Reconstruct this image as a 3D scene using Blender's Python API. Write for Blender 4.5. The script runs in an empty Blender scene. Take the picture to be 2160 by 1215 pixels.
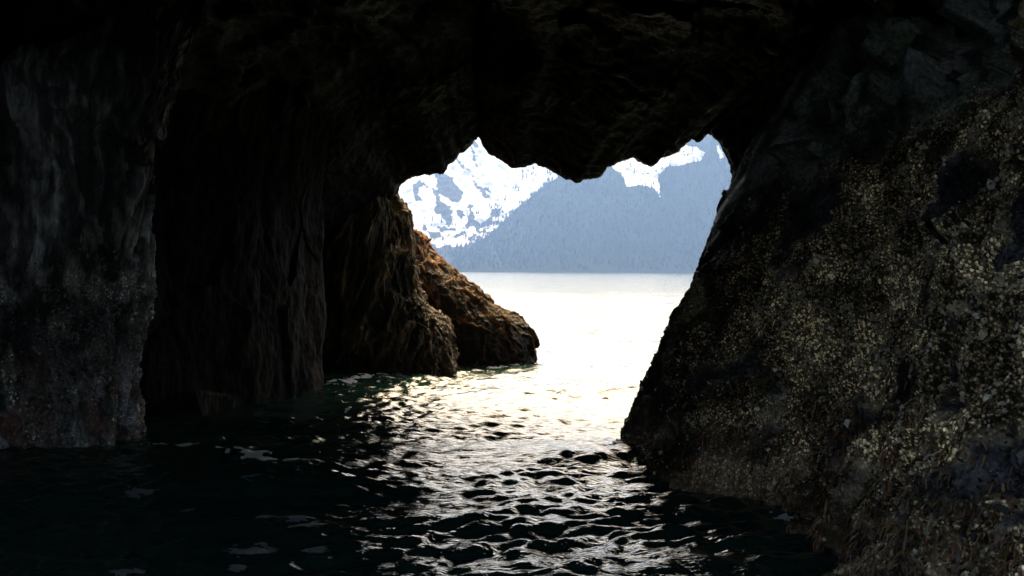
import bpy, math, random
import numpy as np
R = math.radians
rng = np.random.default_rng(7)
sc = bpy.context.scene
COL = sc.collection

# ------------------------------------------------------------------ numpy noise
_perm = rng.permutation(256)
_perm = np.concatenate([_perm, _perm, _perm]).astype(np.int32)
_g = rng.normal(size=(256, 3)); _g /= np.linalg.norm(_g, axis=1)[:, None]

_g4 = _g.astype(np.float32)
from concurrent.futures import ThreadPoolExecutor
_pool = ThreadPoolExecutor(4)
def perlin(p):
    p = np.asarray(p, float)
    if len(p) < 40000: return _perlin(p)
    ch = np.array_split(p, max(4, len(p)//60000))
    return np.concatenate(list(_pool.map(_perlin, ch)))

def _perlin(p):
    i = np.floor(p); f = (p - i).astype(np.float32); i = i.astype(np.int32) & 255
    u = f*f*f*(f*(f*6-15)+10)
    out = 0
    for dx in (0, 1):
        wx = u[:, 0] if dx else 1-u[:, 0]
        a = _perm[(i[:, 0]+dx) & 255]
        for dy in (0, 1):
            wy = u[:, 1] if dy else 1-u[:, 1]
            b = _perm[a + ((i[:, 1]+dy) & 255)]
            for dz in (0, 1):
                wz = u[:, 2] if dz else 1-u[:, 2]
                h = _perm[b + ((i[:, 2]+dz) & 255)]
                g = _g4[h]
                d = g[:, 0]*(f[:, 0]-dx)+g[:, 1]*(f[:, 1]-dy)+g[:, 2]*(f[:, 2]-dz)
                out = out + wx*wy*wz*d
    return (out*1.5).astype(float)

def fbm(p, octaves=5, lac=2.03, gain=0.5, ridged=False):
    p = np.asarray(p, float).copy(); a = 1.0; s = 0; n = 0
    for k in range(octaves):
        v = perlin(p + 17.3*k)
        if ridged: v = 1-2*np.abs(v)*1.6
        s = s + a*v; n += a; a *= gain; p = p*lac
    return s/n

def worley(p):
    ch = np.array_split(np.asarray(p, float), 12)
    r = list(_pool.map(_worley, ch))
    return tuple(np.concatenate([q[k] for q in r]) for k in range(4))

def _worley(p):
    """distance to the nearest and second feature point, cell hash, offset to the point"""
    p = np.asarray(p, float); i = np.floor(p).astype(np.int64)
    n = len(p); f1 = np.full(n, 9.); f2 = np.full(n, 9.); idh = np.zeros(n, np.int64); off = np.zeros((n, 3))
    for dx in (-1, 0, 1):
        for dy in (-1, 0, 1):
            for dz in (-1, 0, 1):
                c = i + (dx, dy, dz)
                h = _perm[_perm[_perm[c[:, 0] & 255] + (c[:, 1] & 255)] + (c[:, 2] & 255)]
                q = c + 0.5 + _g[h]*0.42
                v = p-q; d = np.sqrt((v*v).sum(1))
                m = d < f1
                f2 = np.where(m, f1, np.minimum(f2, d))
                f1 = np.where(m, d, f1); idh = np.where(m, h, idh); off[m] = v[m]
    return f1, f2, idh, off

def sm(a, b, x):
    t = np.clip((x-a)/(b-a), 0, 1); return t*t*(3-2*t)

# ------------------------------------------------------------------ camera
F = 2607.0; CH = 2.5; HY = 573.0
cam = bpy.data.cameras.new('camera'); co = bpy.data.objects.new('camera', cam); COL.objects.link(co)
cam.sensor_width = 36; cam.lens = 36*F/2160
pitch = math.atan((607.5-HY)/F)
co.location = (0, 0, CH); co.rotation_euler = (R(90)-pitch, R(-0.25), 0)
cam.clip_start = 0.1; cam.clip_end = 60000
sc.camera = co
def W(px, py, d):            # a point seen at px,py of the 2160 wide photo, d metres ahead
    return np.array([(px-1080)/F*d, d, CH+(HY-py)/F*d])

# ------------------------------------------------------------------ objects
def tag(o, label=None, cat=None, group=None, kind=None):
    if label: o['label'] = label
    if cat: o['category'] = cat
    if group: o['group'] = group
    if kind: o['kind'] = kind
    return o

def mesh_obj(name, V, Fc, mat, parent=None, attrs=None, smooth=True):
    V = np.ascontiguousarray(V, np.float32); Fc = np.asarray(Fc, np.int32)
    me = bpy.data.meshes.new(name)
    nf, k = Fc.shape
    me.vertices.add(len(V)); me.vertices.foreach_set('co', V.ravel())
    me.loops.add(nf*k); me.loops.foreach_set('vertex_index', Fc.ravel())
    me.polygons.add(nf); me.polygons.foreach_set('loop_start', np.arange(0, nf*k, k, dtype=np.int32))
    me.polygons.foreach_set('use_smooth', np.full(nf, smooth))
    me.update(calc_edges=True)
    for an, av in (attrs or {}).items():
        av = np.asarray(av, np.float32)
        if av.ndim == 1:
            a = me.attributes.new(an, 'FLOAT', 'POINT'); a.data.foreach_set('value', av)
        else:
            a = me.attributes.new(an, 'FLOAT_COLOR', 'POINT')
            if av.shape[1] == 3: av = np.hstack([av, np.ones((len(av), 1), np.float32)])
            a.data.foreach_set('color', av.ravel())
    me.materials.append(mat)
    o = bpy.data.objects.new(name, me); COL.objects.link(o)
    if parent: o.parent = parent
    return o

def cr_matrix(n, m, dens=None, closed=False):
    """Catmull-Rom evaluation matrix: n controls -> m samples"""
    segs = n if closed else n-1
    if dens is None: t = np.linspace(0, segs, m, endpoint=not closed)
    else:
        c = np.concatenate([[0], np.cumsum(dens)]); c = c/c[-1]
        t = np.interp(np.linspace(0, 1, m, endpoint=not closed), c, np.arange(segs+1))
    i = np.minimum(np.floor(t).astype(int), segs-1); f = t-i
    w = np.stack([-.5*f+f*f-.5*f**3, 1-2.5*f*f+1.5*f**3, .5*f+2*f*f-1.5*f**3, -.5*f*f+.5*f**3], 1)
    M = np.zeros((m, n))
    for k in range(4):
        j = i+k-1
        j = j % n if closed else np.clip(j, 0, n-1)
        np.add.at(M, (np.arange(m), j), w[:, k])
    return M

def grid_faces(nr, nc, closed_c=False, closed_r=False, flip=False):
    r = np.arange(nr if closed_r else nr-1); c = np.arange(nc if closed_c else nc-1)
    rr, cc = np.meshgrid(r, c, indexing='ij')
    r2 = (rr+1) % nr; c2 = (cc+1) % nc
    f = np.stack([rr*nc+cc, rr*nc+c2, r2*nc+c2, r2*nc+cc], -1).reshape(-1, 4)
    return f[:, ::-1] if flip else f

def normals(G, closed_c=False, closed_r=False):
    def diff(A, ax, cl):
        if cl: return np.roll(A, -1, ax)-np.roll(A, 1, ax)
        return np.gradient(A, axis=ax)
    n = np.cross(diff(G, 1, closed_c), diff(G, 0, closed_r))
    return n/np.maximum(np.linalg.norm(n, axis=2, keepdims=True), 1e-9)

def surf(net, nr, nc, dr=None, dc=None, closed_c=False, closed_r=False):
    net = np.asarray(net, float)
    A = cr_matrix(net.shape[0], nr, dr, closed_r); B = cr_matrix(net.shape[1], nc, dc, closed_c)
    return np.tensordot(np.tensordot(A, net, (1, 0)), B, (1, 1)).transpose(0, 2, 1)

# ------------------------------------------------------------------ materials
def new_mat(name):
    m = bpy.data.materials.new(name); m.use_nodes = True
    nt = m.node_tree; nt.nodes.clear()
    out = nt.nodes.new('ShaderNodeOutputMaterial'); b = nt.nodes.new('ShaderNodeBsdfPrincipled')
    nt.links.new(b.outputs[0], out.inputs[0])
    return m, nt, b
def N(nt, t, **kw):
    n = nt.nodes.new('ShaderNode'+t)
    for k, v in kw.items():
        if k.startswith('i_'):
            k = k[2:]; n.inputs[int(k) if k.isdigit() else k.replace('_', ' ')].default_value = v
        else: setattr(n, k, v)
    return n

def rock_mat(name, rough=(0.35, 0.8), fine=14.0, bump=0.6, dist=0.03, spec=0.35, coordscale=(1, 1, 1), speck=0):
    m, nt, b = new_mat(name); L = nt.links.new
    a = N(nt, 'Attribute', attribute_name='col')
    tc = N(nt, 'TexCoord'); mp = N(nt, 'Mapping'); mp.inputs['Scale'].default_value = coordscale
    L(tc.outputs['Object'], mp.inputs[0])
    n1 = N(nt, 'TexNoise', i_Scale=fine, i_Detail=8.0, i_Roughness=0.65); L(mp.outputs[0], n1.inputs['Vector'])
    n2 = N(nt, 'TexNoise', i_Scale=fine*3.7, i_Detail=4.0, i_Roughness=0.6); L(mp.outputs[0], n2.inputs['Vector'])
    v = N(nt, 'TexVoronoi', i_Scale=fine*1.6); L(mp.outputs[0], v.inputs['Vector'])
    mr = N(nt, 'MapRange', i_1=0.3, i_2=0.7, i_3=0.35, i_4=1.7); L(n1.outputs[0], mr.inputs[0])
    mx = N(nt, 'VectorMath', operation='SCALE'); L(a.outputs['Color'], mx.inputs[0]); L(mr.outputs[0], mx.inputs['Scale'])
    if speck:
        sv = N(nt, 'TexVoronoi', i_Scale=speck, i_Randomness=1.0); sw = N(nt, 'TexNoise', i_Scale=speck*.6, i_Detail=2.0); L(tc.outputs['Object'], sw.inputs['Vector'])
        wv = N(nt, 'VectorMath', operation='MULTIPLY_ADD'); L(sw.outputs['Color'], wv.inputs[0]); wv.inputs[1].default_value = (.03, .03, .03); L(tc.outputs['Object'], wv.inputs[2]); L(wv.outputs[0], sv.inputs['Vector'])
        sx = N(nt, 'SeparateXYZ'); L(sv.outputs['Color'], sx.inputs[0])
        s1 = N(nt, 'MapRange', i_1=.45, i_2=1.0, i_3=.25, i_4=2.9); L(sx.outputs[0], s1.inputs[0])
        s2 = N(nt, 'MapRange', i_1=.15, i_2=.62, i_3=1.0, i_4=.15); L(sv.outputs['Distance'], s2.inputs[0])
        s3 = N(nt, 'Math', operation='MULTIPLY'); L(s1.outputs[0], s3.inputs[0]); L(s2.outputs[0], s3.inputs[1])
        ac = N(nt, 'Attribute', attribute_name='crust')
        s4 = N(nt, 'Mix', data_type='FLOAT'); L(ac.outputs['Fac'], s4.inputs[0]); s4.inputs[2].default_value = 1.0; L(s3.outputs[0], s4.inputs[3])
        mz = N(nt, 'VectorMath', operation='SCALE'); L(mx.outputs[0], mz.inputs[0]); L(s4.outputs[0], mz.inputs['Scale']); mx = mz
    L(mx.outputs[0], b.inputs['Base Color'])
    rr = N(nt, 'MapRange', i_1=0.35, i_2=0.65, i_3=rough[0], i_4=rough[1]); L(n2.outputs[0], rr.inputs[0]); L(rr.outputs[0], b.inputs['Roughness'])
    ad = N(nt, 'Math', operation='ADD'); L(n1.outputs[0], ad.inputs[0])
    ml = N(nt, 'Math', operation='MULTIPLY', i_1=0.45); L(v.outputs['Distance'], ml.inputs[0]); L(ml.outputs[0], ad.inputs[1])
    bp = N(nt, 'Bump', i_Strength=bump, i_Distance=dist); L(ad.outputs[0], bp.inputs['Height'])
    L(bp.outputs[0], b.inputs['Normal'])
    b.inputs['Specular IOR Level'].default_value = spec
    return m

M_roof = rock_mat('cave_rock', fine=5, spec=0.12, rough=(.5, .9))
M_wall = rock_mat('barnacled_rock', fine=16, bump=0.9, dist=0.035, spec=0.12, speck=38)
M_left = rock_mat('streaked_rock', spec=.2, speck=30, fine=9, bump=0.9, dist=0.04, coordscale=(1, 1, .45))
M_dark = rock_mat('dark_rock', fine=6, bump=.5, dist=.03, spec=.05, rough=(.7, .95), coordscale=(1, 1, .8))
M_ribs = rock_mat('ribbed_rock', fine=9, bump=0.9, dist=0.04, coordscale=(1, 1, .5), rough=(.65, .95), spec=.1)

def simple(name, col, rough=0.6, var=None, scale=8.0, spec=0.5):
    m, nt, b = new_mat(name)
    b.inputs['Base Color'].default_value = (*col, 1); b.inputs['Roughness'].default_value = rough
    b.inputs['Specular IOR Level'].default_value = spec
    if var:
        g = N(nt, 'NewGeometry'); ramp = N(nt, 'ValToRGB')
        el = ramp.color_ramp.elements; el[0].color = (*col, 1); el[1].color = (*var[-1], 1)
        for k, c in enumerate(var[:-1]):
            e = el.new((k+1)/len(var)); e.color = (*c, 1)
        nt.links.new(g.outputs['Random Per Island'], ramp.inputs[0]); nt.links.new(ramp.outputs[0], b.inputs['Base Color'])
    return m

# ------------------------------------------------------------------ roof arch (a solid: ceiling, portal lip, outer face, top)
portal = [(500, 1000), (560, 880), (640, 700), (720, 540), (790, 450), (832, 412), (843, 392), (862, 377), (885, 371), (912, 369), (936, 363),
          (944, 350), (955, 340), (966, 322), (978, 318), (992, 303), (1009, 290), (1019, 308), (1036, 323), (1055, 333), (1078, 350), (1092, 353),
          (1113, 346), (1135, 349), (1160, 359), (1185, 371), (1203, 376), (1218, 381), (1236, 373), (1264, 370), (1272, 350), (1288, 348),
          (1308, 335), (1330, 330), (1350, 336), (1374, 346), (1384, 330), (1402, 326), (1428, 316), (1446, 298), (1458, 289), (1468, 296), (1478, 290),
          (1492, 276), (1508, 288), (1520, 300), (1528, 322), (1540, 352), (1542, 380), (1548, 420), (1570, 520), (1600, 700), (1640, 900), (1660, 1000)]
portal = np.array(portal, float)
tt = np.linspace(0, 1, len(portal))
Dp = np.interp(portal[:, 0], [500, 850, 1200, 1560, 1700], [31, 29.5, 26.5, 23, 22.5])
Pw = np.stack([W(a, b_, d) for (a, b_), d in zip(portal, Dp)])
# resample the lip by length so it keeps its small notches
def section(y, cx, hw, top, bow=0.0):
    # arch section: left foot to right foot
    seg = np.concatenate([[0], np.cumsum(np.linalg.norm(np.diff(Pw, axis=0), axis=1))]); s = seg/seg[-1]
    th = math.pi*(1-s)
    x = cx+hw*np.cos(th)*np.abs(np.cos(th))**-0.15
    z = -1.5+(top+1.5)*np.abs(np.sin(th))**0.62
    return np.stack([x, np.full_like(x, y)+bow*np.sin(th), z], 1)
rows = []
lean = np.array([0, 1, 0])
def away(P, dy, up, out=1.0):
    c = np.array([-0.6, 0, 1.0]); Q = P.copy(); v = P[:, [0, 2]]-c[[0, 2]]
    n = np.linalg.norm(v, axis=1, keepdims=True); v = v/n
    Q[:, 0] += v[:, 0]*up*out; Q[:, 2] += np.maximum(v[:, 1], -0.0)*up; Q[:, 1] += dy
    return Q
rows.append(away(Pw, 6, 26, 1.2))
rows.append(away(Pw, 3.2, 9))
rows.append(away(Pw, 1.6, 2.6))
rows.append(away(Pw, 0.45, .35))
rows.append(Pw)
rows.append(away(Pw, -0.5, .12))
rows.append(away(Pw, -1.4, .5))
rows.append(away(Pw, -3.2, 1.1))
q = away(Pw, -6.0, 2.0); rows.append(q)
s1 = section(15.5, -1.0, 8.8, 7.0); s1[:, 1] = 15.5
rows.append(s1)
rows.append(section(10, -0.6, 9.6, 7.6))
rows.append(section(5, -0.4, 10.2, 7.3))
rows.append(section(2.0, -0.2, 11, 8.2))
rows.append(section(2.5, -0.2, 20, 14))
rows.append(section(12, -0.2, 34, 30))
net = np.array(rows)
nr, nc = 260, 760
seg = np.linalg.norm(np.diff(Pw, axis=0), axis=1)
G = surf(net, nr, nc, dr=[2, 4, 5, 5, 4, 6, 12, 20, 30, 20, 12, 6, 3, 3], dc=np.maximum(seg, .05)**.85)
nn = normals(G)
P = G.reshape(-1, 3); n_ = nn.reshape(-1, 3)
ydist = np.abs(G[:, :, 1].ravel() - np.interp(np.clip(P[:, 0], -5, 5), Pw[5:48, 0], Pw[5:48, 1]))
amp = 0.06+0.4*sm(0.5, 6, ydist)
f1, f2, idh, off = worley(P*[.8, .8, .8])
blk = (off*_g[idh]).sum(1)
d = amp*(fbm(P*.55, 5)*.9+.45*blk)+.05*fbm(P*3.1, 4, ridged=True)
# sheet-like flakes in the ceiling just inside the lip
P = P+n_*d[:, None]*1.0
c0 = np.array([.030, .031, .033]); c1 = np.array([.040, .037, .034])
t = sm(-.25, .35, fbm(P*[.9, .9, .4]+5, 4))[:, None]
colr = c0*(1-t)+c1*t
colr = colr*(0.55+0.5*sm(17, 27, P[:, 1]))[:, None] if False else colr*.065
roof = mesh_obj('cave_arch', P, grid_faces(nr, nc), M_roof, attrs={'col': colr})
tag(roof, 'jagged black rock roof of the sea cave arching over the bright opening', 'cave roof')

# ------------------------------------------------------------------ a rock as a stack of plan rings
def column_rock(levels, nth, nz, depth, th, power=2.6, dense_front=True):
    net = []
    for lv in levels:
        py, a, b_ = lv[:3]; d = depth if len(lv) < 4 else lv[3]; t_ = th if len(lv) < 5 else lv[4]
        A = W(a, py, d); B = W(b_, py, d); c = (A+B)/2; rx = (B[0]-A[0])/2
        k = 28; an = np.linspace(0, 2*math.pi, k, endpoint=False)
        cs, sn = np.cos(an), np.sin(an)
        x = c[0]+rx*np.sign(cs)*np.abs(cs)**(2/power); y = d-t_*np.sign(sn)*np.abs(sn)**(2/power)
        net.append(np.stack([x, y, np.full(k, c[2])], 1))
    return surf(np.array(net), nz, nth, closed_c=True)

def cap(G):      # close the top ring of a stack
    top = G[0].mean(0)
    rows = [top+(G[0]-top)*f for f in (0.02, .3, .6, .85)]
    return np.concatenate([np.array(rows), G])

# ribbed buttress outside the opening
lv = [(a_, b_-45, c_+5) for a_, b_, c_ in [(150, 640, 800), (260, 660, 822), (330, 670, 834), (400, 676, 836), (440, 680, 856), (490, 682, 869), (560, 684, 881), (610, 684, 884), (640, 684, 908), (675, 682, 940), (735, 680, 956),
      (785, 678, 960), (830, 676, 962), (900, 676, 962)]]
G = column_rock(lv, 620, 420, 30.6, 1.7)
n_ = -normals(G, closed_c=True).reshape(-1, 3); P = G.reshape(-1, 3)
if (n_[:, 1][P[:, 1] < 29.4]).mean() > 0: n_ = -n_
lowz = sm(3.2, .5, P[:, 2])
warp = fbm(P*.8+3, 3)[:, None]*[.5, .5, 0]
SH = P*1.0; SH[:, 0] -= .24*P[:, 2]
rib = fbm((SH+warp*.6)*[2.3, 2.3, .26]+[0, 0, 9], 5, ridged=True, gain=.45)
rib2 = fbm((SH+warp*.4)*[7, 7, .8], 4, ridged=True)
lump = fbm(P*[1.2, 1.2, .9]+31, 4)
nod = fbm(P*6+3, 3)
WS = SH+fbm(P*[1.1, 1.1, .5]+23, 4)[:, None]*[.45, .45, .5]
hi_ = sm(1.2, 2.2, P[:, 2])
fa, fb, ida, ofa = worley(WS*[1.7, 1.7, .42]+4); ga, gb, idg, ofg = worley(WS*[1.9, 1.9, .95]+14)
e_up = (fb-fa); e_lo = (gb-ga); edg = e_up*hi_+e_lo*(1-hi_)
seam = sm(.16, .0, edg)*sm(-.35, .1, fbm(P*1.3+91, 3))
d = .15*((ofa*_g[ida]).sum(1)*hi_+(ofg*_g[idg]).sum(1)*(1-hi_))-.15*(fa*hi_+ga*(1-hi_))+.07*seam+.10*(rib-.35)+.035*(rib2-.3)+.22*lump*sm(4.4, 3, P[:, 2])+.05*nod*(.3+lowz)
# crease lines running down the slabs
P2 = P+n_*d[:, None]
cv = rib*.7+rib2*.5
base = np.array([.055, .040, .028]); tan = np.array([.30, .205, .12]); dark = np.array([.018, .015, .012])
t1 = sm(.48, .95, cv)[:, None]; t2 = sm(.42, .0, cv)[:, None]
colr = base*(1-t1)+tan*t1*.9; colr = colr*(1-t2)+dark*t2
pale = sm(.15, .5, fbm(P*[.8, .8, .25]+44, 3))[:, None]*sm(1.5, 3.0, P[:, 2])[:, None]
colr = colr*(1-pale*.5)+np.array([.16, .135, .11])*pale*.5
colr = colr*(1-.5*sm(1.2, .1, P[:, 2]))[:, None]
st = (seam*(.45+.55*hi_))[:, None]
colr = colr*.85*(1-st)+np.array([.20, .135, .075])*st
colr = colr*.95
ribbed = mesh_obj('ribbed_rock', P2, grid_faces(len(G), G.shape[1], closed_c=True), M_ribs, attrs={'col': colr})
ribP, ribN = P2, n_
tag(ribbed, 'tall ribbed brown rock standing in the water at the left side of the opening', 'rock')

# sloping rock beyond it
lv = [(a_, b_, c_+6) for a_, b_, c_ in [(478, 790, 858), (486, 770, 876), (500, 765, 899), (530, 760, 919), (558, 760, 944), (585, 758, 974), (610, 756, 1010), (645, 754, 1050), (664, 752, 1088), (688, 752, 1113),
      (720, 750, 1131), (765, 748, 1137), (800, 746, 1140), (880, 746, 1144)]]
G = cap(column_rock(lv, 620, 400, 34.0, 2.0, power=2.2))
n_ = normals(G, closed_c=True).reshape(-1, 3); P = G.reshape(-1, 3)
if (n_[:, 1][P[:, 1] < 32.6]).mean() > 0: n_ = -n_
w1 = P+np.stack([fbm(P*.8+8, 4), fbm(P*.8+28, 4), fbm(P*.8+48, 4)], 1)*.9
f1, f2, idh, off = worley(w1*[.85, .85, .8]+2)
edge = f2-f1
slab = (off*_g[idh]).sum(1)
rid = fbm(w1*[1.5, 1.5, 1.1], 5, ridged=True)
d = .10*slab-.16*f1+.06*sm(.12, 0, edge)+.10*(rid-.4)+.04*fbm(P*5, 4)
P2 = P+n_*d[:, None]
up = np.clip(n_[:, 2], 0, 1)
orange = sm(.3, .62, rid*.5+sm(.12, 0, edge)*.0+up*.35+.35*fbm(P*1.4+61, 3)+.42*sm(1.4, 3.3, P[:, 2])-.26)[:, None]
colr = np.array([.036, .025, .015])*(1-orange)+np.array([.19, .08, .023])*orange
seamt = (sm(.11, .0, edge)*sm(-.3, .15, fbm(P*1.7+4, 2)))[:, None]
colr = colr*(1-seamt*.7)+np.array([.24, .12, .045])*seamt*.7
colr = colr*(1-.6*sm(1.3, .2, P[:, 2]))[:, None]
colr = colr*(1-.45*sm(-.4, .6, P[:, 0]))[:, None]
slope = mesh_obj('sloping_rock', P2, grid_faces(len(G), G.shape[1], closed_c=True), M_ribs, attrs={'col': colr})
sloP, sloN, sloO = P2, n_, orange[:, 0]
tag(slope, 'low rock sloping into the sea with rusty orange growth on its shoulder', 'rock')

# ------------------------------------------------------------------ solids from plan points with a lean per height
def wall_net(cols, zs):
    net = []
    for k, z in enumerate(zs):
        net.append([(c[k][0], c[k][1], z) if isinstance(c, list) else (c[0]+c[2]*max(z, -.6)+(c[4] if len(c) > 4 else 0)*max(z-4, 0)**1.5, c[1]+c[3]*z, z) for c in cols])
    return np.array(net, float)

# dark inner wall on the left
zs = [-1.5, 0, 1, 2, 3, 4, 5.2, 7, 9]
cols = [(-16, 12, -.1, 0), (-12, 15, -.1, 0, .1), (-9, 17.4, -.05, 0, .1), (-7, 19.4, 0, 0, .1), (-5.7, 21.3, 0.02, 0, .1), (-4.75, 23.4, .02, 0, .12), (-4.03, 25.4, -.02, .02, .16),
        (-4.1, 26.3, -.02, .02, .16), (-5.0, 27.5, 0, 0, .1), (-9, 29, 0, 0, 0)]
G = surf(wall_net(cols, zs), 260, 520, dc=[1, 2, 4, 8, 8, 8, 6, 5, 2])
n_ = normals(G).reshape(-1, 3); P = G.reshape(-1, 3)
if n_[:, 0].mean() < 0: n_ = -n_
f1, f2, idh, off = worley(P*[.8, .8, .55]+3)
d = .30*fbm(P*[.8, .8, .5], 5)+.22*(off*_g[idh]).sum(1)*sm(26, 24, P[:, 1])+.03*fbm(P*5, 3)
P = P+n_*d[:, None]
t = sm(-.2, .4, fbm(P*[1.2, 1.2, .5]+9, 4))[:, None]
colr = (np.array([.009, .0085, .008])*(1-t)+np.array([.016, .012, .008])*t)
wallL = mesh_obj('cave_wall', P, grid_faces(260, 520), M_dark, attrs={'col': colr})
tag(wallL, 'black inner cave wall between the grey streaked rock and the ribbed brown rock', 'cave wall')

# streaked grey rock nearer on the left
zs = [-1.5, 0, 1, 2, 3, 4, 5.2, 6.6, 9]
cols = [(-15, 13.6, 0, 0), (-10, 15.8, 0, .02), (-8.2, 16.7, 0, .03), (-7.53, 17.0, .01, .03), (-6.73, 17.1, .03, .04), (-6.05, 17.4, .05, .04, .10), (-5.69, 18.2, .06, .02, .13),
        (-5.83, 19.2, .05, 0, .12), (-7, 20.5, 0, 0, .1), (-12, 22, 0, 0, 0)]
NLr, NLc = 620, 900
G = surf(wall_net(cols, zs), NLr, NLc, dr=[1, 2.2, 2.2, 2.2, 2.2, 2.2, 2, 1], dc=[.8, 1.5, 8, 8, 8, 6, 3, 1, .6])
n_ = normals(G).reshape(-1, 3); P = G.reshape(-1, 3)
if n_[:, 1].mean() > 0: n_ = -n_
w1 = P+fbm(P*.6+8, 3)[:, None]*.4
strk = fbm(w1*[2.4, 2.4, .5]+3, 5, ridged=True)
f1, f2, idh, off = worley(w1*[1.5, 1.5, .6])
slab = (off*_g[idh]).sum(1)
f1b, f2b, idb, offb = worley((w1+.12*fbm(P*3+8, 3)[:, None])*[5, 5, 3.6]+9)
chip = (offb*_g[idb]).sum(1)
pit = fbm(P*9, 4)
lowb = sm(3.4, 1.8, P[:, 2]+.5*fbm(P*.8, 2))
d = .26*fbm(P*[.7, .7, .35], 4)+.20*slab+.06*(strk-.4)+.035*chip+lowb*.06*pit+.03*fbm(P*[13, 13, 6], 3)
P2 = P+n_*d[:, None]
g = sm(.0, .9, .6*strk+.2*slab+.3*chip+.9*fbm(P*[6, 6, 1.8], 5))[:, None]
colr = np.array([.026, .0245, .022])*(1-g)+np.array([.155, .148, .135])*g
face = sm(-.1, .35, fbm(P*[.8, .8, .35]+33, 3))[:, None]      # some slabs are paler
colr = colr*(.3+.9*face)*(1-.75*sm(4.6, 6.2, P[:, 2]))[:, None]  # shade painted in towards the top, to subdue light from the opening
b1 = (lowb*sm(-.05, .35, fbm(P*[3, 3, 1.6]+12, 4)))[:, None]
colr = colr*(1-b1)+np.array([.20, .185, .15])*b1
red = (sm(1.7, .9, P[:, 2])*sm(-.1, .25, fbm(P*[2.2, 2.2, 1.5]+71, 4)))[:, None]
colr = colr*(1-.45*red)+np.array([.085, .04, .03])*.45*red
blu = (sm(1.6, .5, P[:, 2])*sm(.02, .3, fbm(P*[2.6, 2.6, 2.0]+97, 4)))[:, None]
colr = colr*(1-.5*blu)+np.array([.20, .20, .20])*.5*blu
colr = colr*3.1
leftP, leftN, leftlow = P2, n_, lowb
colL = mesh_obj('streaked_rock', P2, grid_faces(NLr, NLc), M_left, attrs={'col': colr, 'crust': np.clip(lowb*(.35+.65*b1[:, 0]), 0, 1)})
tag(colL, 'grey rock face with vertical streaks and a barnacled reddish foot rising from dark water', 'rock')

# ------------------------------------------------------------------ right rock wall
zs = [-1.6, 0, 1.2, 2.4, 3.9, 5.0, 6.4, 9]
sil = [(.9, 17.3), (1.42, 17.4), (2.13, 17.8), (2.74, 18.5), (3.47, 20.0), (4.2, 20.4), (5.1, 19.8), (7, 19)]
L_ = .50
cols = [(7, 27, L_, 0), (3.9, 22.8, L_, 0), (2.3, 19.9, L_-.04, .1), sil, (1.72, 15.2, .53, .28), (2.24, 13.9, .5, .3), (2.68, 13.0, .47, .28), (2.88, 12.0, .45, .22),
        (2.6, 10.3, .46, .15), (2.35, 8.4, .5, .1), (2.5, 6.0, .5, .05), (3.4, 2.6, .5, 0), (5.2, -.6, .5, 0), (10, -3, .5, 0)]
nr, nc = 760, 1150
G = surf(wall_net(cols, zs), nr, nc, dr=[1, 2.4, 2.6, 3.2, 2.4, 2.4, 1.5], dc=[.8, 1.0, 2.6, 3, 2.6, 2.6, 3, 4, 5, 4.5, 1.5, 1, .5])
n_ = normals(G).reshape(-1, 3); P = G.reshape(-1, 3)
if n_[:, 0].mean() > 0: n_ = -n_
# a direction in the face for diagonal dark bands (they fall from upper right to lower left)
near = sm(19.6, 16.5, P[:, 1])
w1 = P+fbm(P*.5+8, 3)[:, None]*.5
f1, f2, idh, off = worley(w1*.9+5)
slab = (off*_g[idh]).sum(1)
f1b, f2b, idb, offb = worley(w1*2.3+15)
slab2 = (offb*_g[idb]).sum(1)
upper = sm(3.45, 4.7, P[:, 2]-.12*(14-P[:, 1])+.5*fbm(P*.6+2, 2))
big = fbm(P*.42+13, 3)
rough1 = fbm(P*3.2, 5)
rd = P[:, 1]*.35+P[:, 2]*1.0            # height coordinate sheared: bands are lines of constant rd..
acr = P[:, 1]*.48+P[:, 2]*.88; alo = -P[:, 1]*.88+P[:, 2]*.48
band = fbm(np.stack([acr*1.7, alo*.45, P[:, 0]*.3], 1)+20, 5)+.12*fbm(P*2.2+9, 3)
band = band+.42*np.exp(-((acr-6.62)/.34)**2)*sm(12.6, 11, P[:, 1])-.25*np.exp(-((P[:, 1]-13.4)/1.1)**2-((P[:, 2]-1.6)/.9)**2)
d = .42*big*near+.05*big+upper*(.15+.85*near)*(.55*slab+.26*slab2+.13*fbm(P*3.5+3, 5))+(1-upper)*(.22*slab+.16*rough1+.08*fbm(P*8, 4))*(.35+.65*near)-.10*sm(.05, .3, band)*(1-upper)
# hollow high up
hol = np.exp(-(((P[:, 1]-17.3)/1.0)**2+((P[:, 2]-5.0)/.55)**2))
d -= .9*hol
P2 = P+n_*d[:, None]
crust = (1-upper)*sm(-.28, .16, .9*fbm(P*[.9, .9, .9]+40, 4)-1.0*band+.12)*(.35+.65*sm(.25, 1.4, P[:, 2]))*sm(18.6, 15.5, P[:, 1]+.6*fbm(P+3, 2))
rockc = np.array([.050, .049, .050]); musc = np.array([.022, .021, .022]); crc = np.array([.40, .295, .155]); upc = np.array([.105, .102, .096]); grn = np.array([.075, .088, .062]); brn = np.array([.075, .05, .03])
m1 = sm(-.05, .2, band)[:, None]; mott = (.22+1.5*sm(-.22, .38, fbm(P*[1.7, 1.7, 1.7]+55, 5)))[:, None]
colr = rockc*(1-m1)+musc*m1
colr = colr*(1-crust[:, None])+crc*crust[:, None]
u_ = upper[:, None]; gg = sm(-.1, .3, fbm(P*.8+90, 3))[:, None]; q_ = ((idh % 7)/7.0)[:, None]
colr = colr*(1-u_)+(upc*(1-gg)+grn*gg)*(.6+.7*q_)*u_
low = (sm(1.3, .2, P[:, 2]+.3*fbm(P*1.3, 2)))[:, None]
colr = colr*(1-low*.65)+brn*low*.65
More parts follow.
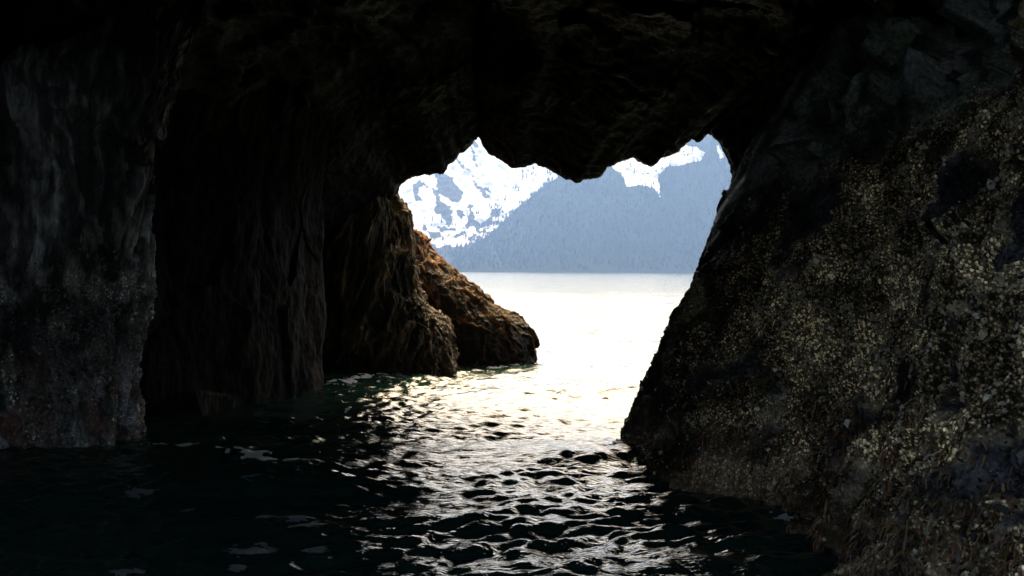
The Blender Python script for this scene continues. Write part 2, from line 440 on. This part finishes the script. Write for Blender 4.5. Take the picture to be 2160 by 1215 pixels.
oc = np.exp(-(((P[:, 1]-11.2)/.18)**2+((P[:, 2]-4.75)/.32)**2))[:, None]
colr = colr*(1-oc)+np.array([.34, .24, .12])*oc
edge_shade = sm(13.6, 15.6, P[:, 1]+.25*P[:, 2]*0+.5*fbm(P*.9+77, 3))*(1-upper*.6)  # painted shade: wall darkens where it turns away from the rear light
colr = colr*(1-.72*edge_shade[:, None])
colr = colr*3.6*mott
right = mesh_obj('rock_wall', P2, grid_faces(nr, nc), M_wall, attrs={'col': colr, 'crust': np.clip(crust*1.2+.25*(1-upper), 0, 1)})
tag(right, 'huge sloping rock wall on the right, crusted with barnacles and mussels', 'rock wall')

# barnacles, mussels and rockweed on it (uncountable cover)
Gp = P2.reshape(nr, nc, 3); Gn = normals(Gp); Gn = Gn if (Gn[:, :, 0].mean() < 0) else -Gn
Gn = Gn.reshape(-1, 3)
cellA = np.linalg.norm(np.cross(np.gradient(Gp, axis=0).reshape(-1, 3), np.gradient(Gp, axis=1).reshape(-1, 3)), axis=1)
def pick(weight, n):
    w = weight*cellA; w = np.clip(w, 0, None); w /= w.sum()
    return rng.choice(len(w), n, p=w)
def frames(nv):
    a = np.cross(nv, [0.13, .31, .94]); a /= np.linalg.norm(a, axis=1)[:, None]
    return a, np.cross(nv, a)
def scatter_shapes(idx, verts, faces, size, jitter=.4, tilt=.5, Pp=None, Nn=None):
    Pp = Gnp if Pp is None else Pp; Nn = Gn if Nn is None else Nn
    n = len(idx); nv = Nn[idx]+rng.normal(size=(n, 3))*tilt*.5; nv /= np.linalg.norm(nv, axis=1)[:, None]
    a, b_ = frames(nv); th = rng.uniform(0, 2*math.pi, n)[:, None]
    a2 = a*np.cos(th)+b_*np.sin(th); b2 = -a*np.sin(th)+b_*np.cos(th)
    s = (size*np.exp(rng.normal(size=n)*jitter))[:, None, None]
    base = Pp[idx]+rng.normal(size=(n, 3))*.008
    v = base[:, None]+s*(verts[None, :, 0:1]*a2[:, None]+verts[None, :, 1:2]*b2[:, None]+verts[None, :, 2:3]*nv[:, None])
    f = faces[None]+(np.arange(n)*len(verts))[:, None, None]
    return v.reshape(-1, 3), f.reshape(-1, faces.shape[1])
Gnp = P2
k = 6; an = np.arange(k)*2*math.pi/k
bv = np.concatenate([np.stack([np.cos(an), np.sin(an), np.full(k, -.25)], 1), np.stack([.55*np.cos(an+.2), .55*np.sin(an+.2), np.full(k, .75)], 1),
                     np.stack([.3*np.cos(an), .3*np.sin(an), np.full(k, .35)], 1)])
bf = []
for i in range(k):
    j = (i+1) % k; bf += [(i, j, k+j, k+i), (k+i, k+j, 2*k+j, 2*k+i)]
bf = np.array(bf)
inview = (P2[:, 1] > 4.5) & (P2[:, 2] > -.1) & (P2[:, 2] < 7)
clus = sm(-.05, .3, fbm(P*[3.2, 3.2, 3.2]+140, 3))
idx = pick(inview*(crust**1.5*(.12+clus)+.012*(1-upper))*(1-.85*edge_shade), 36000)
v, f = scatter_shapes(idx, bv, bf, .0112, jitter=.45, tilt=.9)
M_barn = simple('barnacle_shell', (.05, .04, .028), .6, [(.14, .10, .06), (.38, .30, .17), (.52, .42, .26), (.08, .06, .036), (.80, .73, .56)])
o = mesh_obj('barnacle_crust', v, f, M_barn, parent=right, smooth=False); tag(o, kind='stuff')
wl_ = leftlow*(.25+.75*sm(.2, 1.8, leftP[:, 2]))*(.35+.65*sm(2.2, 1.0, leftP[:, 2]))*sm(-.25, .3, fbm(leftP*[2.6, 2.6, 1.2]+140, 3))*(leftP[:, 2] > 0)*(leftP[:, 0] > -8.2)
idx = rng.choice(len(leftP), 9000, p=wl_/wl_.sum())
v, f = scatter_shapes(idx, bv, bf, .013, jitter=.45, tilt=.9, Pp=leftP, Nn=leftN)
o = mesh_obj('barnacle_crust', v, f, simple('grey_barnacle_shell', (.1, .095, .085), .7, [(.06, .052, .042), (.14, .125, .10), (.20, .18, .15), (.04, .034, .028), (.34, .32, .28)]), parent=colL, smooth=False); tag(o, kind='stuff')
# mussels: dark pointed shells
mv = np.array([(1, 0, .1), (.3, .45, .25), (-.9, .3, .3), (-1.1, 0, .35), (-.9, -.3, .3), (.3, -.45, .25), (.2, 0, .75), (-.6, 0, .7), (0, 0, -.2)], float)
mf = np.array([(0, 1, 6), (1, 2, 7), (1, 7, 6), (2, 3, 7), (3, 4, 7), (4, 5, 7), (5, 6, 7), (5, 0, 6), (0, 8, 1), (0, 5, 8)])
idx = pick(inview*((1-crust)*(1-upper)*sm(-.1, .2, band)*sm(18, 15, P[:, 1])+.05*(1-upper)), 16000)
v, f = scatter_shapes(idx, mv, mf, .017, tilt=1.1)
M_mus = simple('mussel_shell', (.012, .012, .017), .5, [(.03, .029, .031), (.05, .045, .042), (.018, .016, .017)], spec=.2)
o = mesh_obj('mussel_bed', v, f, M_mus, parent=right, smooth=False); tag(o, kind='stuff')
# rockweed: short hanging ribbons near the water
def ribbons(pos, nrm, n_seg, length, width, droop=1.0):
    n = len(pos); pts = []
    dirn = nrm*.6+rng.normal(size=(n, 3))*.35; cur = pos.copy(); side = np.cross(dirn, [0, 0, 1.]); side /= np.linalg.norm(side, axis=1)[:, None]+1e-6
    Ls = (length*np.exp(rng.normal(size=n)*.4))[:, None]/n_seg; Wd = (width*np.exp(rng.normal(size=n)*.3))[:, None]
    vs = []
    for s in range(n_seg+1):
        w = Wd*(1-.75*(s/n_seg)**2)*.5
        vs += [cur-side*w, cur+side*w]
        dirn = dirn+np.array([0, 0, -.55*droop])+rng.normal(size=(n, 3))*.18; dd = dirn/np.linalg.norm(dirn, axis=1)[:, None]
        cur = cur+dd*Ls
    V = np.stack(vs, 1)
    fc = np.array([(2*s, 2*s+1, 2*s+3, 2*s+2) for s in range(n_seg)])
    Fa = fc[None]+(np.arange(n)*V.shape[1])[:, None, None]
    return V.reshape(-1, 3), Fa.reshape(-1, 4)
idx = pick(inview*sm(1.9, .5, P2[:, 2]+.5*fbm(P*1.2, 2))*sm(16.5, 12.5, P[:, 1]), 9000)
v, f = ribbons(P2[idx], Gn[idx], 4, .11, .014)
M_weed = simple('rockweed', (.035, .024, .010), .45, [(.12, .075, .03), (.18, .11, .04), (.18, .05, .03), (.10, .09, .04)])
o = mesh_obj('rockweed', v, f, M_weed, parent=right); tag(o, kind='stuff')

def weed_on(parent, Pp, Nn, wgt, n, length, width, mat):
    wgt = wgt*(Pp[:, 2] > 0)*(Pp[:, 1] < 36); ix = rng.choice(len(Pp), n, p=wgt/wgt.sum())
    v, f = ribbons(Pp[ix], Nn[ix], 4, length, width)
    o = mesh_obj('rockweed', v, f, mat, parent=parent); tag(o, kind='stuff')
M_weed2 = simple('brown_rockweed', (.05, .03, .012), .7, [(.045, .028, .013), (.06, .038, .016), (.03, .02, .010), (.10, .065, .03)], spec=.15)
M_weed3 = simple('orange_rockweed', (.14, .06, .018), .7, [(.16, .065, .018), (.22, .095, .028), (.07, .032, .013), (.26, .13, .045)], spec=.15)
weed_on(ribbed, ribP, ribN, sm(3.4, .6, ribP[:, 2])*.9+.02, 3200, .13, .02, M_weed2)
weed_on(slope, sloP, sloN, sloO**2+.01, 3000, .08, .016, M_weed3)
weed_on(slope, sloP, sloN, 1-sloO*.9, 2200, .10, .018, M_weed2)

# ------------------------------------------------------------------ sea
NW = 90
wl = np.exp(rng.uniform(np.log(.24), np.log(7.0), NW)); wl.sort()
wd = -math.pi/2+.12+rng.normal(0, 1, NW)*np.interp(np.log(wl), np.log([.3, .8, 2.5]), [1.0, .7, .38]); wk = 2*math.pi/wl; wp = rng.uniform(0, 6.28, NW)
ws = .044*np.exp(rng.normal(size=NW)*.35)*np.interp(np.log(wl), np.log([.3, .5, 1.0, 2.0, 7]), [1.85, 1.55, .72, .42, .2])
wa = ws/wk
def waves(x, y, spacing=None):
    x = np.asarray(x, float); y = np.asarray(y, float); sh = x.shape; x = x.ravel(); y = y.ravel()
    q = np.stack([x*.35, y*.35, np.zeros_like(x)], 1)
    wx = x+.5*perlin(q+3); wy = y+.5*perlin(q+50)
    gust = np.clip(.75+1.0*fbm(q*.9+9, 2), .25, 1.7)
    outs = 1-.08*sm(27, 42, y)
    h = np.zeros_like(x); sp = np.zeros_like(x) if spacing is None else spacing.ravel()
    for k in range(NW):
        ph = wk[k]*(wx*math.cos(wd[k])+wy*math.sin(wd[k]))+wp[k]
        a = wa[k]*(gust if wl[k] < 1.6 else 1.0)*np.clip((wl[k]/np.maximum(sp, 1e-3)-2.2)/2, 0, 1)
        if .45 < wl[k] < 4: a = a*outs
        h += a*(np.sin(ph)+.22*np.cos(2*ph))
    h += .07*np.exp(-((x-1.15)/.75)**2-((y-16.5)/.42)**2)+.09*np.exp(-((x+.35)/1.1)**2-((y-12.3)/.36)**2)
    return h.reshape(sh)
def axis_fine(lo, hi, step, far, g):
    c = list(np.arange(lo, hi, step)); s = step; v = hi
    while v < far: c.append(v); s *= g; v += s
    c.append(far); s = step; v = lo-step; out = []
    while v > -far: out.append(v); s *= g; v -= s
    out.append(-far)
    return np.array(out[::-1]+c)
xs = axis_fine(-7.5, 5.0, .052, 16000, 1.035)
# y: fine from 6 to 36, then growing slowly
ys = [6.0]; s = .045
while ys[-1] < 16000:
    ys.append(ys[-1]+s); s = .042 if ys[-1] < 24 else s*1.006 if ys[-1] < 120 else s*1.02 if ys[-1] < 500 else s*1.07
lo = []; v = 6-.05; s = .05
while v > -16000: lo.append(v); s *= 1.12; v -= s
ys = np.array(lo[::-1]+ys)
X, Y = np.meshgrid(xs, ys)
spx = np.gradient(xs)[None, :]*np.ones_like(Y); spy = np.gradient(ys)[:, None]*np.ones_like(X)
Z = waves(X, Y, np.maximum(spx, spy))
V = np.stack([X, Y, Z], -1).reshape(-1, 3)
m, nt, b = new_mat('sea_water'); L = nt.links.new
b.inputs['Base Color'].default_value = (.008, .022, .018, 1); b.inputs['IOR'].default_value = 1.333
b.inputs['Roughness'].default_value = .06
tc = N(nt, 'TexCoord'); mp = N(nt, 'Mapping'); mp.inputs['Scale'].default_value = (.75, 1.6, 1); L(tc.outputs['Object'], mp.inputs[0])
n1 = N(nt, 'TexNoise', i_Scale=8.5, i_Detail=3.0, i_Roughness=.55, i_Distortion=.4); L(mp.outputs[0], n1.inputs['Vector'])
n2 = N(nt, 'TexNoise', i_Scale=.9, i_Detail=6.0, i_Roughness=.6); L(mp.outputs[0], n2.inputs['Vector'])
at = N(nt, 'Attribute', attribute_name='open')
b1 = N(nt, 'Bump', i_Strength=.9, i_Distance=.022); L(n1.outputs[0], b1.inputs['Height'])
mu = N(nt, 'Math', operation='MULTIPLY', i_1=.155); L(at.outputs['Fac'], mu.inputs[0])
b2 = N(nt, 'Bump', i_Strength=1, i_Distance=1.0); L(n2.outputs[0], b2.inputs['Height']); L(mu.outputs[0], b2.inputs['Distance'])
L(b1.outputs[0], b2.inputs['Normal']); L(b2.outputs[0], b.inputs['Normal'])
mr = N(nt, 'MapRange', i_1=0, i_2=1, i_3=.02, i_4=.10); L(at.outputs['Fac'], mr.inputs[0]); L(mr.outputs[0], b.inputs['Roughness'])
opn = sm(24, 70, V[:, 1])
sea = mesh_obj('sea', V, grid_faces(len(ys), len(xs)), m, attrs={'open': opn})
tag(sea, kind='structure')

# ------------------------------------------------------------------ foam
m, nt, b = new_mat('foam'); L = nt.links.new
b.inputs['Base Color'].default_value = (.085, .09, .09, 1); b.inputs['Roughness'].default_value = .6
tc = N(nt, 'TexCoord'); n1 = N(nt, 'TexNoise', i_Scale=30.0, i_Detail=5.0); L(tc.outputs['Object'], n1.inputs['Vector'])
bp = N(nt, 'Bump', i_Strength=.6, i_Distance=.02); L(n1.outputs[0], bp.inputs['Height']); L(bp.outputs[0], b.inputs['Normal'])
M_foam = m
M_surf = m.copy(); M_surf.name = 'surf'; M_surf.node_tree.nodes['Principled BSDF'].inputs['Base Color'].default_value = (.36, .37, .36, 1)
def foam_sheet(name, cx, cy, rx, ry, thr=.0, seed=0, res=.02, rot=0, fr=2.2):
    nx = max(8, int(2*rx/res)); ny = max(8, int(2*ry/res))
    u, v = np.meshgrid(np.linspace(-1, 1, nx), np.linspace(-1, 1, ny))
    c, s = math.cos(rot), math.sin(rot)
    x = cx+u*rx*c-v*ry*s; y = cy+u*rx*s+v*ry*c
    r = np.sqrt(u*u+v*v)
    q = np.stack([x.ravel()*fr, y.ravel()*fr*1.6, np.full(x.size, seed*3.7)], 1)
    ms = (1-r).ravel()+.8*fbm(q, 4)+.75*fbm(q*[3.5, 6, 1], 3)-thr-.30
    keep = (ms > 0).reshape(x.shape)
    z = waves(x, y)+.004+.014*np.clip(ms.reshape(x.shape), 0, .5)
    Vv = np.stack([x, y, z], -1).reshape(-1, 3); Fc = grid_faces(ny, nx)
    kf = keep.ravel()[Fc].all(1); Fc = Fc[kf]
    if len(Fc) < 3: return None
    used, inv = np.unique(Fc, return_inverse=True)
    return mesh_obj(name, Vv[used], inv.reshape(Fc.shape), M_foam)
def atw(px, py):
    d = CH*F/(py-HY); return (px-1080)/F*d, d
FO = [((298, 1052, 46, 11), 'grey oval foam patch on black water below the streaked rock'),
      ((394, 1077, 42, 9), 'small foam smear just beyond the oval patch on black water'),
      ((540, 1161, 76, 15), 'largest pale foam patch, leaf shaped, on the black foreground water'),
      ((500, 1193, 26, 10), 'short slanted foam streak just below the leaf shaped patch'),
      ((266, 1205, 52, 12), 'foam patch touching the bottom edge of the picture'),
      ((655, 1119, 50, 12), 'ragged foam ring beside the sun glitter on dark water'),
      ((630, 1102, 50, 8), 'thin foam line just above the ragged foam ring'),
      ((668, 1160, 36, 9), 'small foam fleck between the leaf shaped patch and the glitter'),
      ((560, 1104, 34, 7), 'faint narrow foam streak farther up the black water'),
      ((523, 1032, 40, 8), 'lone thin foam dash below the long band of foam')]
for k, ((px, py, w, h), lab) in enumerate(FO):
    x, d = atw(px, py); rx = w/F*d; ry = h/F*d*d/CH*.9
    o = foam_sheet('foam_patch', x, d, rx, ry, thr=.0, seed=k+1, res=.012, rot=rng.uniform(-.15, .15))
    if o: tag(o, lab, 'foam patch', 'foam patches drifting on the dark water')
# bands of surf: under the left wall, round the ribbed rock, at the foot of the right wall
def foam_band(pts, width, thr, seed, name, lab, res=.03, fr=2.0):
    """foam kept where noise allows along a line of world points"""
    pts = np.array(pts, float); lo = pts.min(0)-width; hi = pts.max(0)+width
    x, y = np.meshgrid(np.arange(lo[0], hi[0], res), np.arange(lo[1], hi[1], res))
    q = np.stack([x.ravel(), y.ravel()], 1); best = np.full(len(q), 1e9)
    for a, b_ in zip(pts[:-1], pts[1:]):
        ab = b_-a; t = np.clip(((q-a)@ab)/(ab@ab), 0, 1); best = np.minimum(best, np.linalg.norm(q-a-t[:, None]*ab, axis=1))
    ms = 1-best/width+.9*fbm(np.stack([q[:, 0]*fr, q[:, 1]*fr*1.5, np.full(len(q), seed*2.3)], 1), 4)+.8*fbm(np.stack([q[:, 0]*fr*2.5, q[:, 1]*fr*7, np.full(len(q), seed*1.3)], 1), 3)-thr
    keep = ms > .3
    z = waves(x, y)+.005+.02*np.clip(ms.reshape(x.shape)-.3, 0, .5)
    Fc = grid_faces(*x.shape); Fc = Fc[keep[Fc].all(1)]; Vv = np.stack([x, y, z], -1).reshape(-1, 3)
    used, inv = np.unique(Fc, return_inverse=True)
    o = mesh_obj(name, Vv[used], inv.reshape(Fc.shape), M_surf); tag(o, lab, 'surf', kind='stuff'); return o
foam_band([atw(*p) for p in [(500, 830), (600, 829), (680, 826)]], .35, .35, 3, 'surf_foam', 'thin white surf line along the foot of the black inner wall')
foam_band([atw(*p) for p in [(690, 812), (760, 806), (840, 797), (960, 788), (1060, 775), (1140, 768)]], .5, .5, 5, 'surf_foam', 'white surf washing round the feet of the two brown rocks')
foam_band([atw(*p) for p in [(280, 945), (420, 945), (560, 960), (690, 968), (760, 975)]], .6, .66, 8, 'surf_foam', 'broken grey foam band on dark water beside the streaked rock', fr=1.6)
foam_band([atw(*p) for p in [(1300, 944), (1330, 941), (1368, 938)]], .2, .1, 11, 'surf_foam', 'small white surf crest at the foot of the barnacled wall')
foam_band([atw(*p) for p in [(1630, 1085), (1670, 1095), (1715, 1105)]], .25, .3, 14, 'surf_foam', 'grey foam lapping the near foot of the barnacled wall')

# ------------------------------------------------------------------ mountains across the bay
def poly_sd(pts, x, y):     # signed distance, positive inside
    pts = np.array(pts, float); inside = np.zeros(len(x), bool); best = np.full(len(x), 1e9)
    for (x0, y0), (x1, y1) in zip(pts, np.roll(pts, -1, 0)):
        dx, dy = x1-x0, y1-y0; t = np.clip(((x-x0)*dx+(y-y0)*dy)/(dx*dx+dy*dy+1e-9), 0, 1)
        best = np.minimum(best, np.hypot(x-x0-t*dx, y-y0-t*dy))
        if dy: inside ^= ((y0 > y) != (y1 > y)) & (x < dx*(y-y0)/dy+x0)
    return np.where(inside, best, -best)

def mountain_mat(name, low, rock, trees):
    m, nt, b = new_mat(name); L = nt.links.new
    a = N(nt, 'Attribute', attribute_name='snow'); tc = N(nt, 'TexCoord')
    n1 = N(nt, 'TexNoise', i_Scale=.028, i_Detail=10.0, i_Roughness=.72); L(tc.outputs['Object'], n1.inputs['Vector'])
    n2 = N(nt, 'TexNoise', i_Scale=.006, i_Detail=6.0); L(tc.outputs['Object'], n2.inputs['Vector'])
    ad = N(nt, 'Math', operation='ADD'); L(a.outputs['Fac'], ad.inputs[0])
    s1 = N(nt, 'MapRange', i_1=.3, i_2=.7, i_3=-.8, i_4=.8); L(n1.outputs[0], s1.inputs[0]); L(s1.outputs[0], ad.inputs[1])
    s2 = N(nt, 'MapRange', i_1=-.12, i_2=.16, i_3=0., i_4=1.); L(ad.outputs[0], s2.inputs[0])
    mx = N(nt, 'Mix', data_type='RGBA'); L(n2.outputs[0], mx.inputs[0]); mx.inputs[6].default_value = (*low, 1); mx.inputs[7].default_value = (*rock, 1)
    sn = N(nt, 'Mix', data_type='RGBA'); L(s2.outputs[0], sn.inputs[0]); L(mx.outputs[2], sn.inputs[6]); sn.inputs[7].default_value = (.66, .66, .65, 1)
    L(sn.outputs[2], b.inputs['Base Color']); b.inputs['Roughness'].default_value = .8; b.inputs['Specular IOR Level'].default_value = 0
    bp = N(nt, 'Bump', i_Strength=.7, i_Distance=10.0); L(n1.outputs[0], bp.inputs['Height']); L(bp.outputs[0], b.inputs['Normal'])
    return m

def mountain(name, D0, D1, crest_px, nx, ny, noise_amp, snowf, mat, back=2500):
    """terrain rising from a shore at D0 to a crest at D1, then falling behind"""
    cp = np.array(crest_px, float); cx = (cp[:, 0]-1080)/F*D1; cz = (HY-cp[:, 1])/F*D1
    u = np.concatenate([np.linspace(-5200, cx[0], 60, endpoint=False), np.linspace(-900, 1500, nx), np.linspace(1510, 6000, 60)])
    u = np.unique(u)
    v = np.concatenate([np.linspace(0, 1, ny), np.linspace(1.01, 2.2, 50)])
    U, Vv = np.meshgrid(u, v)
    y = D0+Vv*(D1-D0)
    crest = np.interp(U, cx, cz)
    p = np.stack([U.ravel()*.0013, y.ravel()*.0013, np.zeros(U.size)], 1)
    # gullies run down the slope
    g = np.stack([U.ravel()*.0042, y.ravel()*.0012, np.zeros(U.size)], 1)
    prof = np.where(Vv < 1, sm(0, 1, Vv)*.35+Vv*.65, 1-.75*sm(1, 2.2, Vv))
    fade = np.minimum(np.abs(Vv-1)*4, 1)*np.minimum(Vv*5, 1)
    nz = (fbm(p, 6)*.7+fbm(g, 5, ridged=True)*.35-.1).reshape(U.shape)
    z = crest*prof*(1+noise_amp*nz*fade)+crest*.02*fbm(p*12, 4).reshape(U.shape)*np.minimum(Vv*5, 1)
    z = z-3
    P = np.stack([U, y, z], -1).reshape(-1, 3)
    px = 1080+P[:, 0]/P[:, 1]*F; py = HY-(P[:, 2]-CH)/P[:, 1]*F
    o = mesh_obj(name, P, grid_faces(*U.shape), mat, attrs={'snow': snowf(px, py, P)})
    tag(o, kind='structure')
    return o, P.reshape(*U.shape, 3), px.reshape(U.shape), py.reshape(U.shape)

def snow_far(px, py, P):
    q = np.stack([px*.02, py*.02, np.zeros_like(px)], 1)
    rot = np.stack([(px*.80-py*.6)*.012, (px*.6+py*.80)*.045, np.zeros_like(px)], 1)   # streaks fall to the lower right
    s = .95+1.1*fbm(rot, 5)+.6*fbm(rot*3.1+5, 3)-1.3*sm(.18, .42, fbm(np.stack([(px*.78-py*.62)*.045, (px*.62+py*.78)*.012, 0*px], 1)*[1, 1, 1]+31, 4))*sm(470, 380, py)*sm(925, 960, px)
    for pl, w in (([(915, 368), (939, 364), (958, 384), (975, 404), (977, 425), (958, 429), (940, 418), (925, 408)], 1.8),
                  ([(911, 396), (925, 402), (929, 424), (941, 432), (941, 447), (930, 449), (919, 432)], 1.8),
                  ([(866, 395), (885, 380), (906, 390), (904, 400), (888, 398), (884, 412), (896, 428), (880, 426), (870, 410)], 1.6),
                  ([(956, 447), (978, 444), (984, 455), (968, 461)], 1.7), ([(984, 452), (996, 450), (998, 465), (988, 466)], 1.4),
                  ([(918, 480), (962, 477), (963, 487), (930, 491)], 1.6), ([(900, 488), (925, 490), (934, 500), (914, 510)], 1.6), ([(950, 500), (975, 489), (980, 497), (962, 505)], 1.5),
                  ([(989, 306), (997, 316), (1009, 345), (1011, 363), (1003, 356), (993, 330)], 1.5), ([(958, 334), (967, 338), (985, 356), (1008, 374), (1000, 374), (974, 359)], 1.2),
                  ([(1000, 300), (1012, 325), (1022, 350), (1014, 352), (1004, 325)], .7),
                  ([(1420, 250), (1600, 250), (1600, 480), (1240, 480), (1240, 340), (1380, 340), (1400, 300)], 3)):
        sd = poly_sd(pl, px+8*fbm(q*2, 3), py+8*fbm(q*2+9, 3))
        s = s-w*sm(-3, 5, sd)
    s = s-.95*sm(440, 510, py+.10*(px-900))*sm(.1, .9, .5+fbm(rot*1.5+7, 4))
    s = s-1.6*sm(.12, .3, fbm(np.stack([(px*.8-py*.6)*.03, (px*.6+py*.8)*.03, 0*px], 1)+2, 4))*sm(400, 440, py)
    s = s-3*sm(515, 535, py+6*fbm(q*3, 2)-.08*(px-950))
    return s
def snow_near(px, py, P):
    q = np.stack([px*.03, py*.03, np.zeros_like(px)], 1)
    s = np.full_like(px, -2.5)
    for pl in ([(1283, 352), (1290, 300), (1345, 300), (1370, 300), (1400, 318), (1440, 300), (1478, 310), (1492, 318), (1488, 332), (1468, 345), (1432, 352), (1405, 356), (1393, 372),
                (1399, 428), (1386, 412), (1372, 398), (1345, 393), (1322, 398), (1306, 372)],
               [(1504, 306), (1518, 298), (1530, 330), (1519, 347), (1510, 330)], [(1180, 372), (1240, 350), (1240, 360), (1190, 378)]):
        sd = poly_sd(pl, px+6*fbm(q*2, 3), py+6*fbm(q*2+9, 3))
        s = np.maximum(s, -2.5+3.0*sm(-2, 7, sd)+1.5*fbm(q*[7, 11, 1]+4, 5))
    return s
M_far = mountain_mat('snowy_slope', (.05, .045, .04), (.035, .037, .042), 0)
M_near = mountain_mat('forested_slope', (.016, .022, .017), (.024, .026, .019), 0)
far, PF, pxF, pyF = mountain('snow_mountain', 5200, 7900, [(-600, 150), (300, 60), (700, 120), (850, 230), (960, 150), (1010, 120), (1100, 200), (1250, 190), (1400, 130), (1560, 120), (1900, 60), (2600, 160)], 620, 420, .14, snow_far, M_far)
near_crest = [(-400, 566), (700, 568), (900, 566), (945, 561), (985, 530), (1040, 492), (1085, 448), (1130, 410), (1180, 372), (1240, 345), (1300, 322), (1360, 306), (1440, 291), (1500, 281), (1560, 262), (1800, 190), (2600, 120)]
near, PN, pxN, pyN = mountain('forested_mountain', 4550, 5500, near_crest, 620, 300, .28, snow_near, M_near)

# spruce forest: uncountable small cones, on the crest of the near slope, on it, and thinning into the snow of the far one
def cones(pos, h, name, mat):
    n = len(pos); k = 5; an = np.arange(k)*2*math.pi/k
    rr = h*.16
    ring = np.stack([np.cos(an), np.sin(an), np.zeros(k)], 1)
    base = pos[:, None]+ring[None]*rr[:, None, None]+np.array([0, 0, 0])
    mid = pos[:, None]+ring[None]*(rr*.55)[:, None, None]+np.stack([0*h, 0*h, h*.45], 1)[:, None]
    tip = pos+np.stack([0*h, 0*h, h], 1)
    V = np.concatenate([base, mid, tip[:, None]], 1)
    f = [(i, (i+1) % k, k+(i+1) % k) for i in range(k)]+[(i, k+(i+1) % k, k+i) for i in range(k)]+[(k+i, k+(i+1) % k, 2*k) for i in range(k)]
    f = np.array(f)[None]+(np.arange(n)*(2*k+1))[:, None, None]
    o = mesh_obj(name, V.reshape(-1, 3), f.reshape(-1, 3), mat, smooth=False); tag(o, kind='stuff'); return o
M_tree = simple('spruce', (.016, .024, .018), .9, [(.022, .030, .022), (.018, .024, .02)], spec=0)
pN = PN.reshape(-1, 3); sN = snow_near(pxN.ravel(), pyN.ravel(), pN)
vis = (pxN.ravel() > 700) & (pxN.ravel() < 1700) & (pyN.ravel() < 568)
dens = np.where(sN > -.5, .03, .02)
edge = np.exp(-((sN+1.6)/1.0)**2)*3
w = vis*(dens+edge); w = w/w.sum()
idx = rng.choice(len(pN), 5000, p=w)
pos = pN[idx]+np.stack([rng.uniform(-3, 3, 5000), rng.uniform(-3, 3, 5000), np.full(5000, -2.)], 1)
# crest line trees
ci = np.argmin(np.abs(np.linspace(0, 1, 300)-1)); cl = PN[298:301].reshape(-1, 3); cl = cl[(cl[:, 0] > -330) & (cl[:, 0] < 500)]
pick_ = rng.choice(len(cl), 900); pc = cl[pick_]+np.stack([rng.uniform(-3, 3, 900), rng.uniform(-30, 10, 900), np.full(900, -3.)], 1)
allp = np.concatenate([pos, pc]); hh = rng.uniform(11, 27, len(allp))
cones(allp, hh, 'spruce_forest', M_tree)
pF = PF.reshape(-1, 3); sx, sy = pxF.ravel(), pyF.ravel()
line = np.interp(sx, [940, 1180], [560, 372])             # near crest in the view
dl = line-sy
w = (sx > 860) & (sx < 1300) & (sy < 545)
cl_ = sm(-.1, .35, fbm(np.stack([sx*.03, sy*.05, 0*sx], 1)+3, 3))
w = w*(np.exp(-np.clip(dl, 0, 300)/22)*cl_+.02*sm(430, 500, sy)*cl_)
idx = rng.choice(len(pF), 5200, p=w/w.sum())
cones(pF[idx]+[0, 0, -2], rng.uniform(12, 28, 5200), 'scattered_spruces', M_tree)

# ------------------------------------------------------------------ haze
bm_v = np.array([(x, y, z) for z in (-30, 2300) for y in (-9000, 15900) for x in (-15000, 15000)], float)
bm_f = np.array([(0, 1, 3, 2), (4, 6, 7, 5), (0, 4, 5, 1), (2, 3, 7, 6), (0, 2, 6, 4), (1, 5, 7, 3)])[:, ::-1]
m = bpy.data.materials.new('haze_air'); m.use_nodes = True; nt = m.node_tree; nt.nodes.clear()
out = nt.nodes.new('ShaderNodeOutputMaterial'); vol = nt.nodes.new('ShaderNodeVolumePrincipled')
vol.inputs['Density'].default_value = 8.2e-5; vol.inputs['Color'].default_value = (.25, .44, 1.0, 1); vol.inputs['Anisotropy'].default_value = .5
nt.links.new(vol.outputs[0], out.inputs['Volume'])
hz = mesh_obj('haze', bm_v, bm_f, m, smooth=False); tag(hz, kind='stuff')

# ------------------------------------------------------------------ light
EL, AZ = 50.0, 4.0      # azimuth clockwise from +Y
w_ = bpy.data.worlds.new('World'); sc.world = w_; w_.use_nodes = True; nt = w_.node_tree
bg = nt.nodes['Background']; sky = nt.nodes.new('ShaderNodeTexSky'); sky.sky_type = 'NISHITA'; sky.sun_disc = False
sky.sun_elevation = R(EL); sky.sun_rotation = R(AZ); sky.dust_density = 7.0; sky.ozone_density = 0.0
wm = nt.nodes.new('ShaderNodeVectorMath'); wm.operation = 'MULTIPLY'; wm.inputs[1].default_value = (1.04, .96, .76)   # warm hazy air
nt.links.new(sky.outputs[0], wm.inputs[0]); nt.links.new(wm.outputs[0], bg.inputs[0]); bg.inputs[1].default_value = .14
sl = bpy.data.lights.new('sun', 'SUN'); sl.energy = 2.3; sl.angle = R(.53); sl.color = (1, .79, .38)
so = bpy.data.objects.new('sun', sl); COL.objects.link(so)
from mathutils import Vector
dv = Vector((math.sin(R(AZ))*math.cos(R(EL)), math.cos(R(AZ))*math.cos(R(EL)), math.sin(R(EL))))
so.rotation_euler = dv.to_track_quat('Z', 'Y').to_euler(); so.location = (0, 0, 60)

sc.view_settings.view_transform = 'Standard'; sc.view_settings.look = 'None'; sc.view_settings.gamma = 1
sc.view_settings.exposure = 2.05
sc.cycles.use_denoising = True
sc.cycles.max_bounces = 8; sc.cycles.volume_bounces = 0
sc.cycles.sample_clamp_indirect = 8; sc.cycles.sample_clamp_direct = 40
